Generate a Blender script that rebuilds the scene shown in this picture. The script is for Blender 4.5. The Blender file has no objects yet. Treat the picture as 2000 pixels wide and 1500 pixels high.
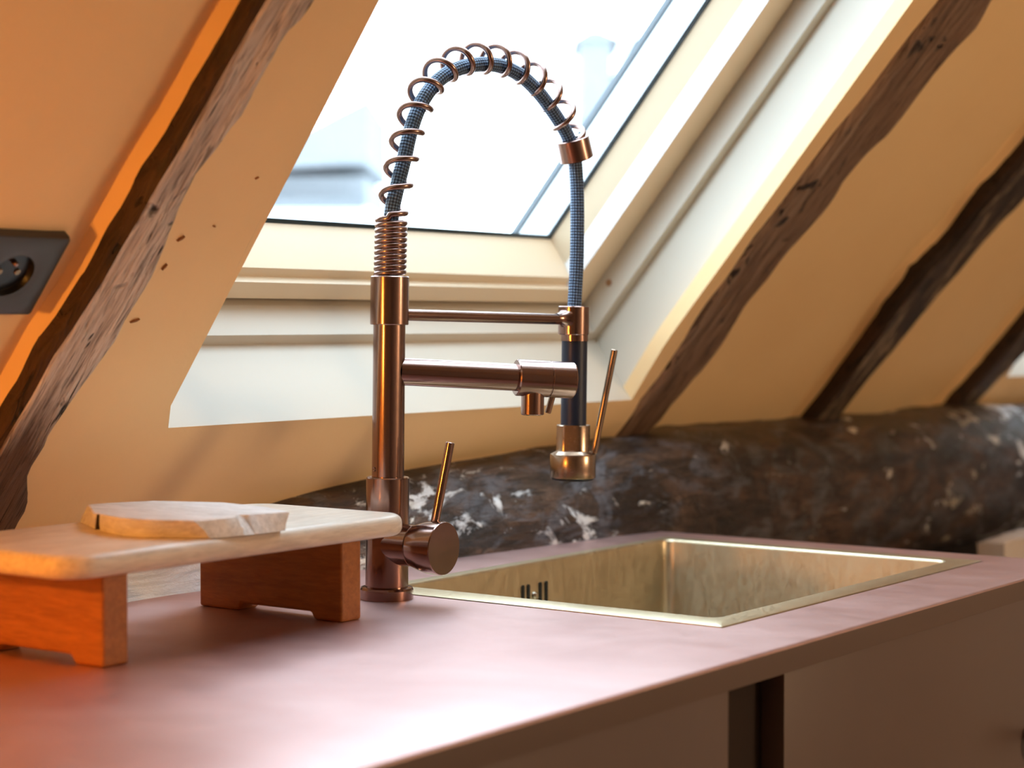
import bpy, math, random
from mathutils import Vector, Matrix, noise

random.seed(7)
scene = bpy.context.scene
COL = scene.collection

# ------------------------------------------------------------------ camera
# origin = faucet foot on the worktop, X along the wall, Y towards the wall, Z up
YAW, PITCH, FPX = math.radians(35.95), math.radians(-1.86), 3800.0
FW = Vector((math.cos(YAW) * math.cos(PITCH), math.sin(YAW) * math.cos(PITCH), math.sin(PITCH)))
RT = Vector((math.sin(YAW), -math.cos(YAW), 0.0))
UP = RT.cross(FW)
CAM = Vector((-1.4599, -1.2100, 0.2711))
cd = bpy.data.cameras.new('camera')
cam = bpy.data.objects.new('camera', cd)
COL.objects.link(cam)
M = Matrix((RT, UP, -FW)).transposed().to_4x4()
M.translation = CAM
cam.matrix_world = M
cd.sensor_width = 36.0
cd.sensor_fit = 'HORIZONTAL'
cd.lens = FPX / 2000.0 * 36.0
cd.clip_start, cd.clip_end = 0.02, 200.0
cd.dof.use_dof = True
cd.dof.focus_distance = 1.90
cd.dof.aperture_fstop = 4.6
scene.camera = cam

# ------------------------------------------------------------------ world, exposure
world = bpy.data.worlds.new('overcast_sky')
scene.world = world
world.use_nodes = True
bg = world.node_tree.nodes['Background']
bg.inputs['Color'].default_value = (0.74, 0.88, 1.0, 1.0)
bg.inputs['Strength'].default_value = 6.9
vs = scene.view_settings
vs.view_transform = 'Standard'
vs.look = 'None'
vs.gamma = 1.0
vs.use_curve_mapping = False
vs.exposure = 0.15
cy = scene.cycles
cy.use_denoising = True
cy.use_adaptive_sampling = True
cy.adaptive_threshold = 0.05
cy.max_bounces = 7
cy.diffuse_bounces = 4
cy.glossy_bounces = 4
cy.transmission_bounces = 4
cy.transparent_max_bounces = 8
cy.sample_clamp_indirect = 8.0
cy.caustics_reflective = True
cy.blur_glossy = 1.0
cy.caustics_refractive = False

# ------------------------------------------------------------------ roof frame of reference
TH = math.radians(50.1)
O = Vector((0.0, 0.170, 0.167))
U = Vector((0.0, -math.cos(TH), math.sin(TH)))      # up the slope
OUT = Vector((0.0, math.sin(TH), math.cos(TH)))     # outwards through the roof


def S(x, s, d=0.0):
    return O + Vector((x, 0, 0)) + U * s + OUT * d


# ------------------------------------------------------------------ material helpers
def mat(name, color, rough=0.5, metal=0.0, **kw):
    m = bpy.data.materials.new(name)
    m.use_nodes = True
    b = m.node_tree.nodes['Principled BSDF']
    b.inputs['Base Color'].default_value = (*color, 1)
    b.inputs['Roughness'].default_value = rough
    b.inputs['Metallic'].default_value = metal
    for k, v in kw.items():
        b.inputs[k].default_value = v
    return m


class NT:
    """small helper round a material's node tree"""

    def __init__(self, m):
        self.m, self.t = m, m.node_tree
        self.b = self.t.nodes['Principled BSDF']

    def n(self, kind, **kw):
        nd = self.t.nodes.new(kind)
        for k, v in kw.items():
            if hasattr(nd, k):
                setattr(nd, k, v)
            else:
                nd.inputs[k].default_value = v
        return nd

    def link(self, a, b):
        self.t.links.new(a, b)

    def coords(self, scale=(1, 1, 1), rot=(0, 0, 0), kind='Object'):
        c = self.n('ShaderNodeTexCoord')
        mp = self.n('ShaderNodeMapping')
        mp.inputs['Scale'].default_value = scale
        mp.inputs['Rotation'].default_value = rot
        self.link(c.outputs[kind], mp.inputs['Vector'])
        return mp.outputs['Vector']

    def noise(self, vec, scale, detail=4, rough=0.55, dist=0.0):
        nd = self.n('ShaderNodeTexNoise')
        nd.inputs['Scale'].default_value = scale
        nd.inputs['Detail'].default_value = detail
        nd.inputs['Roughness'].default_value = rough
        nd.inputs['Distortion'].default_value = dist
        self.link(vec, nd.inputs['Vector'])
        return nd.outputs['Fac']

    def ramp(self, fac, stops):
        r = self.n('ShaderNodeValToRGB')
        els = r.color_ramp.elements
        while len(els) < len(stops):
            els.new(0.5)
        for e, (p, c) in zip(els, stops):
            e.position = p
            e.color = (*c, 1) if len(c) == 3 else c
        self.link(fac, r.inputs['Fac'])
        return r.outputs['Color']

    def mix(self, fac, a, b, mode='MIX'):
        x = self.n('ShaderNodeMix', data_type='RGBA', blend_type=mode)
        for sock, v in ((x.inputs[0], fac), (x.inputs[6], a), (x.inputs[7], b)):
            if isinstance(v, (int, float)):
                sock.default_value = v
            elif isinstance(v, tuple):
                sock.default_value = (*v, 1)
            else:
                self.link(v, sock)
        return x.outputs[2]

    def math(self, op, a, b=0.0):
        x = self.n('ShaderNodeMath', operation=op)
        for i, v in enumerate((a, b)):
            if isinstance(v, (int, float)):
                x.inputs[i].default_value = v
            else:
                self.link(v, x.inputs[i])
        return x.outputs[0]

    def bump(self, height, strength=0.3, dist=0.002, normal=None):
        x = self.n('ShaderNodeBump')
        x.inputs['Strength'].default_value = strength
        x.inputs['Distance'].default_value = dist
        self.link(height, x.inputs['Height'])
        if normal:
            self.link(normal, x.inputs['Normal'])
        return x.outputs['Normal']

    def set(self, **kw):
        for k, v in kw.items():
            self.link(v, self.b.inputs[k.replace('_', ' ')])


def plaster(name, c1, c2, rough=0.75, bump=0.25):
    m = mat(name, c1, rough)
    t = NT(m)
    v = t.coords()
    f = t.noise(v, 5.0, 5, 0.6)
    t.set(Base_Color=t.ramp(f, [(0.3, c1), (0.75, c2)]))
    h = t.noise(v, 60.0, 4, 0.6)
    t.set(Normal=t.bump(h, bump, 0.002))
    return m


M_PLASTER = plaster('cream_plaster', (0.93, 0.69, 0.38), (0.89, 0.64, 0.34))
M_LINING = plaster('cream_painted_board', (0.63, 0.57, 0.48), (0.61, 0.55, 0.46), 0.45, 0.04)
M_FRAME = plaster('cream_painted_window_frame', (0.78, 0.65, 0.47), (0.76, 0.63, 0.45), 0.35, 0.03)
M_WHITE = mat('white_painted_edge', (0.86, 0.86, 0.87), 0.35)
M_GASKET = mat('dark_teal_rubber', (0.012, 0.035, 0.05), 0.4)
M_CLAD = mat('pale_grey_cladding', (0.75, 0.78, 0.80), 0.4)
M_LEAD = mat('blue_grey_zinc', (0.10, 0.12, 0.14), 0.5)
M_DARKWALL = plaster('dark_brown_wall', (0.06, 0.04, 0.03), (0.03, 0.02, 0.015))
M_FLOOR = plaster('brown_floor', (0.25, 0.15, 0.09), (0.18, 0.10, 0.06), 0.5)
M_ROOM = plaster('warm_room_plaster', (0.42, 0.33, 0.25), (0.38, 0.30, 0.22))

# glass: mostly clear with a faint mirror
M_GLASS = bpy.data.materials.new('window_glass')
M_GLASS.use_nodes = True
_t = M_GLASS.node_tree
_t.nodes.clear()
_o = _t.nodes.new('ShaderNodeOutputMaterial')
_mx = _t.nodes.new('ShaderNodeMixShader')
_tr = _t.nodes.new('ShaderNodeBsdfTransparent')
_gl = _t.nodes.new('ShaderNodeBsdfGlossy')
_tr.inputs['Color'].default_value = (0.94, 0.97, 0.98, 1)
_gl.inputs['Roughness'].default_value = 0.02
_mx.inputs[0].default_value = 0.05
_t.links.new(_tr.outputs[0], _mx.inputs[1])
_t.links.new(_gl.outputs[0], _mx.inputs[2])
_t.links.new(_mx.outputs[0], _o.inputs[0])


def wood_grain(name, stops, stretch, rot=(0, 0, 0), rough=0.6, bump=0.5, scale=8.0, crack=0.0, dist=0.003, cracks_scale=30):
    m = mat(name, stops[0][1], rough)
    t = NT(m)
    v = t.coords(stretch, rot)
    f = t.noise(v, scale, 6, 0.65, 1.2)
    col = t.ramp(f, stops)
    fine = t.noise(v, scale * 6, 3, 0.6, 0.6)
    col = t.mix(0.45, col, t.ramp(fine, [(0.3, (0.35, 0.33, 0.32)), (0.7, (1, 1, 1))]), 'MULTIPLY')
    hgt = t.math('ADD', f, t.math('MULTIPLY', fine, 0.6))
    if crack:
        cr = t.noise(v, cracks_scale, 3, 0.7, 2.5)
        cm = t.ramp(cr, [(0.34, (0, 0, 0)), (0.42, (1, 1, 1))])
        col = t.mix(crack, col, cm, 'MULTIPLY')
        hgt = t.math('ADD', hgt, t.math('MULTIPLY', cm, 1.2))
    t.set(Base_Color=col, Normal=t.bump(hgt, bump, dist))
    return m


# ------------------------------------------------------------------ mesh helpers
def link(name, me, m=None, parent=None, smooth=None):
    ob = bpy.data.objects.new(name, me)
    COL.objects.link(ob)
    if m is not None:
        me.materials.append(m)
    if smooth is not None:
        me.polygons.foreach_set('use_smooth', [True] * len(me.polygons))
        me.set_sharp_from_angle(angle=math.radians(smooth))
    if parent is not None:
        ob.parent = parent
    return ob


def mesh(name, verts, faces, m=None, parent=None, smooth=None, fix=True):
    me = bpy.data.meshes.new(name)
    me.from_pydata([tuple(v) for v in verts], [], faces)
    if fix:
        import bmesh
        bm = bmesh.new()
        bm.from_mesh(me)
        bmesh.ops.recalc_face_normals(bm, faces=bm.faces)
        bm.to_mesh(me)
        bm.free()
    me.update()
    return link(name, me, m, parent, smooth)


def bevel_box(name, lo, hi, m, parent=None, r=0.003, seg=3):
    import bmesh
    bm = bmesh.new()
    bmesh.ops.create_cube(bm, size=1.0)
    lo, hi = Vector(lo), Vector(hi)
    for v in bm.verts:
        v.co = Vector((lo[i] + (v.co[i] + 0.5) * (hi[i] - lo[i]) for i in range(3)))
    if r:
        bmesh.ops.bevel(bm, geom=list(bm.edges), offset=r, segments=seg, profile=0.5, affect='EDGES')
    me = bpy.data.meshes.new(name)
    bm.to_mesh(me)
    bm.free()
    return link(name, me, m, parent, 35)


def frame_of(axis):
    a = Vector(axis).normalized()
    ref = Vector((0, 0, 1)) if abs(a.z) < 0.9 else Vector((1, 0, 0))
    e1 = ref.cross(a).normalized()
    return e1, a.cross(e1), a


def lathe(name, profile, m, parent=None, origin=(0, 0, 0), axis=(0, 0, 1), n=48, smooth=22):
    """profile: list of (r, h) along the axis; r = 0 closes"""
    e1, e2, a = frame_of(axis)
    o = Vector(origin)
    verts, faces, rings = [], [], []
    for r, h in profile:
        if r <= 1e-7:
            verts.append(o + a * h)
            rings.append([len(verts) - 1])
        else:
            st = len(verts)
            for k in range(n):
                t = 2 * math.pi * k / n
                verts.append(o + a * h + (e1 * math.cos(t) + e2 * math.sin(t)) * r)
            rings.append(list(range(st, st + n)))
    for A, B in zip(rings, rings[1:]):
        if len(A) == 1 and len(B) == 1:
            continue
        for k in range(n):
            k2 = (k + 1) % n
            if len(A) == 1:
                faces.append((A[0], B[k], B[k2]))
            elif len(B) == 1:
                faces.append((A[k], A[k2], B[0]))
            else:
                faces.append((A[k], A[k2], B[k2], B[k]))
    return mesh(name, verts, faces, m, parent, smooth)


def cyl(name, p0, p1, r, m, parent=None, bev=0.0008, n=40, r2=None):
    p0, p1 = Vector(p0), Vector(p1)
    L = (p1 - p0).length
    r2 = r if r2 is None else r2
    return lathe(name, [(0, 0), (r - bev, 0), (r, bev), (r2, L - bev), (r2 - bev, L), (0, L)], m, parent, p0, p1 - p0, n)


def tube(name, path, r, m, parent=None, n=16, binorm=None, uv=False, caps=True):
    """round tube along a path of points; binorm = constant normal of a planar path"""
    N = len(path)
    path = [Vector(p) for p in path]
    verts, faces = [], []
    prev = None
    dist = [0.0]
    for i in range(1, N):
        dist.append(dist[-1] + (path[i] - path[i - 1]).length)
    for i in range(N):
        t = (path[min(i + 1, N - 1)] - path[max(i - 1, 0)]).normalized()
        if prev is None:
            b = Vector(binorm) if binorm is not None else frame_of(t)[0]
        else:
            b = prev
        b = (b - t * b.dot(t)).normalized()
        prev = b
        c = t.cross(b)
        rr = r(i / (N - 1)) if callable(r) else r
        for k in range(n):
            a = 2 * math.pi * k / n
            verts.append(path[i] + (b * math.cos(a) + c * math.sin(a)) * rr)
    for i in range(N - 1):
        for k in range(n):
            k2 = (k + 1) % n
            faces.append((i * n + k, i * n + k2, (i + 1) * n + k2, (i + 1) * n + k))
    nq = len(faces)
    if caps:
        faces.append(tuple(range(n)))
        faces.append(tuple(reversed(range((N - 1) * n, N * n))))
    ob = mesh(name, verts, faces, m, parent, 60, fix=False)
    if uv:
        me = ob.data
        lay = me.uv_layers.new(name='UVMap')
        for fi in range(nq):
            i, k = divmod(fi, n)
            pl = me.polygons[fi]
            for li, (ii, kk) in zip(pl.loop_indices, ((i, k), (i, k + 1), (i + 1, k + 1), (i + 1, k))):
                lay.data[li].uv = (kk / n, dist[ii])
    return ob


def catmull(pts, per=12):
    pts = [Vector(p) for p in pts]
    out = []
    for i in range(len(pts) - 1):
        p0, p1, p2, p3 = pts[max(i - 1, 0)], pts[i], pts[i + 1], pts[min(i + 2, len(pts) - 1)]
        for k in range(per):
            t = k / per
            out.append(0.5 * ((2 * p1) + (p2 - p0) * t + (2 * p0 - 5 * p1 + 4 * p2 - p3) * t * t + (-p0 + 3 * p1 - 3 * p2 + p3) * t ** 3))
    out.append(pts[-1])
    return out


def lerp_table(tab, s):
    """tab: sorted list of (s, value)"""
    if s <= tab[0][0]:
        return tab[0][1]
    for (a, va), (b, vb) in zip(tab, tab[1:]):
        if s <= b:
            return va + (vb - va) * (s - a) / (b - a)
    return tab[-1][1]


def empty(name, loc=(0, 0, 0)):
    e = bpy.data.objects.new(name, None)
    e.empty_display_size = 0.05
    e.location = loc
    COL.objects.link(e)
    return e


def tag(o, label, cat, group=None):
    o['label'] = label
    o['category'] = cat
    if group:
        o['group'] = group
    return o


def struct(o, label=None):
    o['kind'] = 'structure'
    if label:
        o['label'] = label
    return o


# ================================================================== THE ROOM
XL, XR, YF, ZF, ZC = -2.7, 3.3, -3.2, -0.9, 1.45
S_TOP = (ZC - O.z) / math.sin(TH)
YTOP = S(0, S_TOP).y
BAY = 0.029                                          # how deep the plaster bays lie behind the rafter faces


def quad(name, pts, m, label=None):
    return struct(mesh(name, pts, [(0, 1, 2, 3)], m, fix=False), label)


def slab(name, lo, hi, m, label):
    return struct(bevel_box(name, lo, hi, m, None, 0), label)


slab('floor', (XL, YF, ZF - 0.05), (XR, 0.4, ZF), M_FLOOR, 'brown floor of the attic kitchen')
slab('ceiling', (XL, YF, ZC), (XR, YTOP + 0.3, ZC + 0.05), M_ROOM, 'flat attic ceiling behind the viewer')
slab('wall_front', (XL, YF - 0.05, ZF), (XR, YF, ZC), M_ROOM, 'plain wall behind the viewer')
slab('wall_left', (XL - 0.05, YF, ZF), (XL, 0.6, ZC), M_ROOM, 'plain wall at the left end of the attic')
slab('wall_right', (XR, YF, ZF), (XR + 0.05, 0.6, ZC), M_ROOM, 'plain wall at the right end of the attic')
slab('wall_back', (XL, 0.30, ZF), (XR, 0.36, 0.05), M_DARKWALL, 'dark low wall beneath the timber plate')


# ---- plaster bays between rafters (recessed planes with a rounded fillet against the next rafter's left side)
def bay(x0, x1, label, fillet=True, wob=0.003, edge=None):
    ns, prof = 60, []
    verts, faces = [], []
    cols = [x0, x0 + (x1 - x0) * 0.3, x0 + (x1 - x0) * 0.6, x1 - 0.055, x1 - 0.034, x1 - 0.020, x1 - 0.010, x1 - 0.0065, x1]
    dep = [BAY] * 4 + ([BAY + 0.0010, BAY + 0.0030, BAY + 0.0048, BAY + 0.0038, BAY - 0.010] if fillet else [BAY] * 5)
    n = len(cols)
    for i in range(ns + 1):
        s = -0.30 + (S_TOP + 0.34) * i / ns
        for x, d in zip(cols, dep):
            if edge and x > x1 - 0.06:
                x = x - x1 + lerp_table(edge, s) + 0.0035
            w = noise.noise(Vector((x * 3, s * 4, 2.0))) * wob
            verts.append(S(x, s, d + w * 0.4))
    for i in range(ns):
        for k in range(n - 1):
            a = i * n + k
            faces.append((a, a + 1, a + n + 1, a + n))
    # back face so the panel has thickness
    o = mesh('wall_slope', verts, faces, M_PLASTER, None, 60, fix=False)
    md = o.modifiers.new('thickness', 'SOLIDIFY')
    md.thickness = 0.03
    md.offset = -1.0 if o.data.polygons[0].normal.dot(OUT) < 0 else 1.0
    es = o.modifiers.new('crisp', 'EDGE_SPLIT')
    es.split_angle = math.radians(40)
    return struct(o, label)




# ---- plaster face round a skylight (flush with the rafter faces) with the opening left out
def window_face(xoff, left, right, label, apron_tab, openL, openR):
    """left/right: outer limits; openL/openR: functions s -> x of the opening's edges"""
    verts, faces = [], []
    ns, s1 = 50, 1.47

    def strip(fa, fb, sa, sb, n, nx=6):
        st = len(verts)
        for i in range(n + 1):
            s = sa + (sb - sa) * i / n
            for k in range(nx + 1):
                x = fa(s) + (fb(s) - fa(s)) * k / nx
                w = noise.noise(Vector((x * 7, s * 7, 5.0))) * 0.0012
                if k in (0, nx):
                    w = 0
                verts.append(S(x + xoff, s, w))
        for i in range(n):
            for k in range(nx):
                a = st + i * (nx + 1) + k
                faces.append((a, a + 1, a + nx + 2, a + nx + 1))
    strip(lambda s: left, openL, 0.0, s1, ns)
    strip(openR, lambda s: right, 0.0, s1, ns)
    strip(lambda s: left, lambda s: right, s1, S_TOP + 0.05, 10)
    o = mesh('wall_slope', verts, faces, M_PLASTER, None, 60, fix=False)
    md = o.modifiers.new('thickness', 'SOLIDIFY')
    md.thickness = 0.02
    md.offset = -1.0 if o.data.polygons[0].normal.dot(OUT) < 0 else 1.0
    es = o.modifiers.new('crisp', 'EDGE_SPLIT')
    es.split_angle = math.radians(40)
    struct(o, label)
    # apron: plaster skirt from the sill edge down over the timber plate, with a wavy lower lip
    verts, faces = [], []
    nx, nz = 90, 16
    aleft = max(left, -0.285)
    for i in range(nx + 1):
        x = aleft + (right - aleft) * i / nx
        zl = lerp_table(apron_tab, x) - 0.012 + noise.noise(Vector((x * 14, 0, 3))) * 0.004 + noise.noise(Vector((x * 45, 0, 8))) * 0.0022
        z0 = O.z
        for k in range(nz + 1):
            t = k / nz
            z = z0 + (zl - z0) * t
            y = O.y + (z0 - z) * 0.836 - 0.005 * math.sin(math.pi * t) * min(1.0, max(0.0, (x + 0.25) / 0.15))
            if t > 0.85:
                y -= 0.006 * (t - 0.85) / 0.15
            y += noise.noise(Vector((x * 6, z * 10, 1.0))) * 0.003 * (1 if k and x > -0.24 else 0)
            verts.append(Vector((x + xoff, y, z)))
        verts.append(Vector((x + xoff, O.y + 0.09, zl)))          # lip turns back to the timber
    n = nz + 2
    for i in range(nx):
        for k in range(n - 1):
            a = i * n + k
            faces.append((a, a + n, a + n + 1, a + 1))
    ap = mesh('apron', verts, faces, M_PLASTER, o, 60, fix=False)
    return o


def openL1(s):
    return -0.1385 - 0.0885 * min(s, 1.05) + (0.012 * max(0, 1 - s / 0.02) if s < 0.02 else 0)


def openR1(s):
    return 0.712 - 0.018 * min(1, s / 0.1)


APRON1 = [(-0.4, 0.03), (-0.30, 0.055), (-0.05, 0.076), (0.03, 0.079), (0.12, 0.085), (0.28, 0.096), (0.45, 0.106), (0.72, 0.119), (0.9, 0.119)]
face1 = window_face(0.0, -0.295, 0.76, 'cream plaster slope round the skylight above the faucet', APRON1, openL1, openR1)
M_FLECK = mat('brown_splinter', (0.30, 0.13, 0.05), 0.8)
for fx, fs, fl, fa_ in ((-0.2531, 0.2297, 0.008, 45), (-0.2533, 0.1981, 0.007, 70), (-0.2519, 0.1366, 0.010, 25), (-0.205, 0.30, 0.004, 40), (-0.222, 0.245, 0.003, 5)):
    ca_, sa_ = math.cos(math.radians(fa_)), math.sin(math.radians(fa_))
    fv = [(-fl / 2, 0), (-fl * 0.1, fl * 0.12), (fl / 2, fl * 0.03), (fl * 0.1, -fl * 0.10)]
    fv = [(a_ * ca_ - b_ * sa_, a_ * sa_ + b_ * ca_) for a_, b_ in fv]
    vv = [S(fx + a_, fs + b_, -0.0022) for a_, b_ in fv] + [S(fx + a_, fs + b_, 0.001) for a_, b_ in fv]
    mesh('splinter', vv, [(0, 1, 2, 3), (7, 6, 5, 4), (0, 4, 5, 1), (1, 5, 6, 2), (2, 6, 7, 3), (3, 7, 4, 0)], M_FLECK, face1)
X2 = 2.14
face2 = window_face(X2, -0.190, 0.78, 'cream plaster slope round the far right skylight', [(-0.4, 0.11), (1, 0.12)], openL1, openR1)


# ================================================================== SKYLIGHTS
def skylight(idx, xo, label):
    root = empty('window_%d' % idx)
    struct(root, label)

    def corners(d, l, r, b, t):
        # l, r given at bottom/top as tuples
        l0, l1 = l if isinstance(l, tuple) else (l, l)
        r0, r1 = r if isinstance(r, tuple) else (r, r)
        return [S(l0 + xo, b, d), S(r0 + xo, b, d), S(r1 + xo, t, d), S(l1 + xo, t, d)]

    def ring(name, loops, m, sub=None, smooth=None):
        verts, faces = [], []
        for lp in loops:
            verts += corners(*lp)
        for i in range(len(loops) - 1):
            for k in range(4):
                k2 = (k + 1) % 4
                faces.append((i * 4 + k, i * 4 + k2, i * 4 + 4 + k2, i * 4 + 4 + k))
        o = mesh(name, verts, faces, m, sub or root, smooth, fix=False)
        return o
    ring('lining', [(0.0, (-0.142, -0.295), (0.712, 0.694), 0.0, 1.47), (0.097, (-0.18, -0.30), 0.717, 0.022, 1.46),
                    (0.0975, -0.147, 0.700, 0.0345, 1.445)], M_LINING)
    ring('inner_lining', [(0.0975, -0.147, 0.700, 0.0345, 1.445), (0.134, -0.145, 0.7015, 0.0455, 1.442),
                          (0.190, -0.145, 0.7015, 0.0475, 1.442)], M_LINING)
    ring('frame', [(0.190, -0.147, 0.7035, 0.0475, 1.444), (0.190, -0.135, 0.700, 0.0555, 1.44), (0.134, -0.135, 0.700, 0.0550, 1.44),
                   (0.1335, -0.085, 0.645, 0.0775, 1.38)], M_FRAME)
    se = ring('sash_edge', [(0.1335, -0.085, 0.645, 0.0775, 1.38), (0.142, -0.0845, 0.6435, 0.0790, 1.379), (0.1425, -0.084, 0.643, 0.0900, 1.379),
                            (0.160, -0.084, 0.643, 0.0990, 1.379)], M_FRAME)
    se.data.materials.append(M_WHITE)
    for i, pl in enumerate(se.data.polygons):       # the right-hand runner is painted white
        if i % 4 == 1:
            pl.material_index = 1
    ring('sash', [(0.160, -0.084, 0.643, 0.0990, 1.379), (0.1905, -0.070, 0.629, 0.1146, 1.36)], M_FRAME)
    ring('gasket', [(0.1905, -0.070, 0.629, 0.1146, 1.36), (0.1915, -0.0655, 0.6245, 0.1205, 1.356)], M_GASKET)
    ring('outer_edge', [(0.196, -0.0655, 0.6255, 0.0755, 1.357), (0.234, -0.0665, 0.6265, 0.0745, 1.358)], M_CLAD)
    ring('flashing', [(0.234, -0.0665, 0.6265, 0.0745, 1.358), (0.237, -0.063, 0.6235, 0.0755, 1.354), (0.243, -0.063, 0.6235, 0.0755, 1.354),
                      (0.246, -0.32, 0.90, -0.14, 1.62)], M_LEAD)
    vv = corners(0.193, -0.069, 0.628, 0.1146, 1.36) + corners(0.196, -0.069, 0.628, 0.1146, 1.36)
    mesh('pane', vv, [(0, 1, 2, 3), (7, 6, 5, 4), (0, 4, 5, 1), (1, 5, 6, 2), (2, 6, 7, 3), (3, 7, 4, 0)], M_GLASS, root)
    # casing behind the linings, closes the roof build-up
    ring('casing', [(0.075, -0.255, 0.74, -0.05, 1.52), (0.246, -0.32, 0.90, -0.14, 1.62)], M_DARKWALL)
    lathe('screw_cap', [(0, 0.0012), (0.0040, 0.0010), (0.0048, 0)], mat('brown_plastic_cap', (0.35, 0.18, 0.08), 0.5), root,
          S(0.7005 + xo, 0.100, 0.121), (-1, 0, 0), 20)
    # portal: guides daylight sampling through the opening
    ld = bpy.data.lights.new('daylight_portal', 'AREA')
    ld.shape = 'RECTANGLE'
    ld.size, ld.size_y = 0.72, 1.27
    ld.cycles.is_portal = True
    lo = bpy.data.objects.new('daylight_portal', ld)
    COL.objects.link(lo)
    mw = Matrix((Vector((1, 0, 0)), U, OUT)).transposed().to_4x4()
    mw.translation = S(0.28 + xo, 0.735, 0.20)
    lo.matrix_world = mw
    return root


skylight(1, 0.0, 'skylight with cream painted frame and clear pane above the sink')
skylight(2, X2, 'second skylight at the far right beyond the dark rafters')

# ================================================================== OLD TIMBER
SLOPE_ROT = (math.pi / 2 - TH, 0, 0)       # turns object coords so that Y runs up the slope


def weathered(name, stops, rot, stretch, white=0.0, rough=0.7, bumpd=0.004, foot=None):
    m = mat(name, stops[0][1], rough)
    t = NT(m)
    v = t.coords(stretch, rot)
    f = t.noise(v, 5.0, 6, 0.65, 1.2)
    col = t.ramp(f, stops)
    gr = t.noise(v, 22.0, 3, 0.6, 1.6)
    col = t.mix(0.72, col, t.ramp(gr, [(0.36, (0.16, 0.13, 0.11)), (0.50, (1, 1, 1))]), 'MULTIPLY')
    cr = t.noise(t.coords((stretch[0] * 0.5, stretch[1] * 0.7, stretch[2] * 0.7)), 13.0, 2, 0.5, 3.0)
    cm = t.ramp(cr, [(0.27, (0.05, 0.04, 0.035)), (0.32, (1, 1, 1))])
    col = t.mix(1.0, col, cm, 'MULTIPLY')
    kn = t.noise(t.coords((1.4, 1, 1)), 22.0, 3, 0.6, 0.5)
    km = t.ramp(kn, [(0.30, (0.06, 0.05, 0.045)), (0.37, (1, 1, 1))])
    col = t.mix(1.0, col, km, 'MULTIPLY')
    hgt = t.math('ADD', t.math('ADD', gr, t.math('MULTIPLY', f, 0.8)), t.math('ADD', cm, km))
    if foot is not None:                # darker wood at the foot of the timber, ragged upper limit
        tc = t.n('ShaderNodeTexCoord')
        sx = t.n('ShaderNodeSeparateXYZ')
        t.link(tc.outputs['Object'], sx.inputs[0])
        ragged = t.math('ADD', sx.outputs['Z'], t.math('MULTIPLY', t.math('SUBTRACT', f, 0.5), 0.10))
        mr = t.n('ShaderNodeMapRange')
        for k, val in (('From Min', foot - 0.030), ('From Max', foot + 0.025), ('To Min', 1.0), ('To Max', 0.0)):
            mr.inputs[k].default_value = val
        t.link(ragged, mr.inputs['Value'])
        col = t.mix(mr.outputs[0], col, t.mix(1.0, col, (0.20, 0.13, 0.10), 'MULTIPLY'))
    t.set(Base_Color=col, Normal=t.bump(hgt, 1.0, bumpd))
    return m


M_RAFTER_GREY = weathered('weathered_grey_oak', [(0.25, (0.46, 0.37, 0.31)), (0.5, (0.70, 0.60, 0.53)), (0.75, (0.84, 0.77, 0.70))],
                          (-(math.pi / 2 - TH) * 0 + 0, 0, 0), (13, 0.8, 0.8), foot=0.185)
M_RAFTER_BROWN = weathered('dark_brown_oak', [(0.25, (0.10, 0.056, 0.036)), (0.5, (0.27, 0.165, 0.11)), (0.78, (0.46, 0.34, 0.25))],
                           (0, 0, 0), (11, 0.8, 0.8), rough=0.45)
M_RAFTER_DARK = weathered('blackened_oak', [(0.35, (0.02, 0.013, 0.010)), (0.52, (0.08, 0.052, 0.036)), (0.62, (0.38, 0.29, 0.20))],
                          (0, 0, 0), (7, 1.6, 1.6), rough=0.5)


M_RAFTER_SIDE = weathered('dark_oak_side', [(0.3, (0.016, 0.009, 0.006)), (0.6, (0.05, 0.024, 0.014)), (0.85, (0.10, 0.05, 0.03))], (0, 0, 0), (11, 0.8, 0.8), rough=0.7)  # darker oak for the side faces turned left


def rafter(label, left, right, m, depth=0.10, proud=0.002, seed=0.0, s0=-0.16, side=None):
    """left/right: tables (s, x) of the two edges of the face turned to the room"""
    ns, nx = 150, 14
    verts, faces = [], []
    s1 = S_TOP + 0.03
    for i in range(ns + 1):
        s = s0 + (s1 - s0) * i / ns
        xl = lerp_table(left, s) + noise.noise(Vector((seed, s * 18, 0))) * 0.0010
        xr = lerp_table(right, s) + noise.noise(Vector((seed + 9, s * 45, 0))) * 0.0026
        row = [(xl + 0.005, depth), (xl + 0.0045, depth * 0.4), (xl + 0.0025 + noise.noise(Vector((seed, s * 10, 4))) * 0.0008, 0.012), (xl, 0.005)]
        for k in range(nx + 1):
            t = k / nx
            x = xl + (xr - xl) * t
            e = min(t, 1 - t) * 2
            crown = 0.004 * (1 - (1 - min(1, e * 3.0)) ** 2)
            d = -proud - crown * 0.6 + noise.noise(Vector((x * 60, s * 9, seed))) * 0.0018 + noise.noise(Vector((x * 14, s * 4, seed + 3))) * 0.002
            if t in (0, 1):
                d = 0.003
            row.append((x, d))
        row += [(xr + 0.0005, 0.006), (xr, depth)]
        for x, d in row:
            verts.append(S(x, s, d))
    n = nx + 7
    for i in range(ns):
        for k in range(n - 1):
            a = i * n + k
            faces.append((a, a + 1, a + n + 1, a + n))
        faces.append((i * n + n - 1, i * n, (i + 1) * n, (i + 1) * n + n - 1))
    faces.append(tuple(range(n)))
    faces.append(tuple(range(ns * n, ns * n + n)))
    o = mesh('rafter', verts, faces, m, None, 50)
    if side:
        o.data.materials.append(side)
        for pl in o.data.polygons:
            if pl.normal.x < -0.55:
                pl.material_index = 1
    return tag(o, label, 'rafter', 'old oak rafters of the sloping roof')


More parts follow.
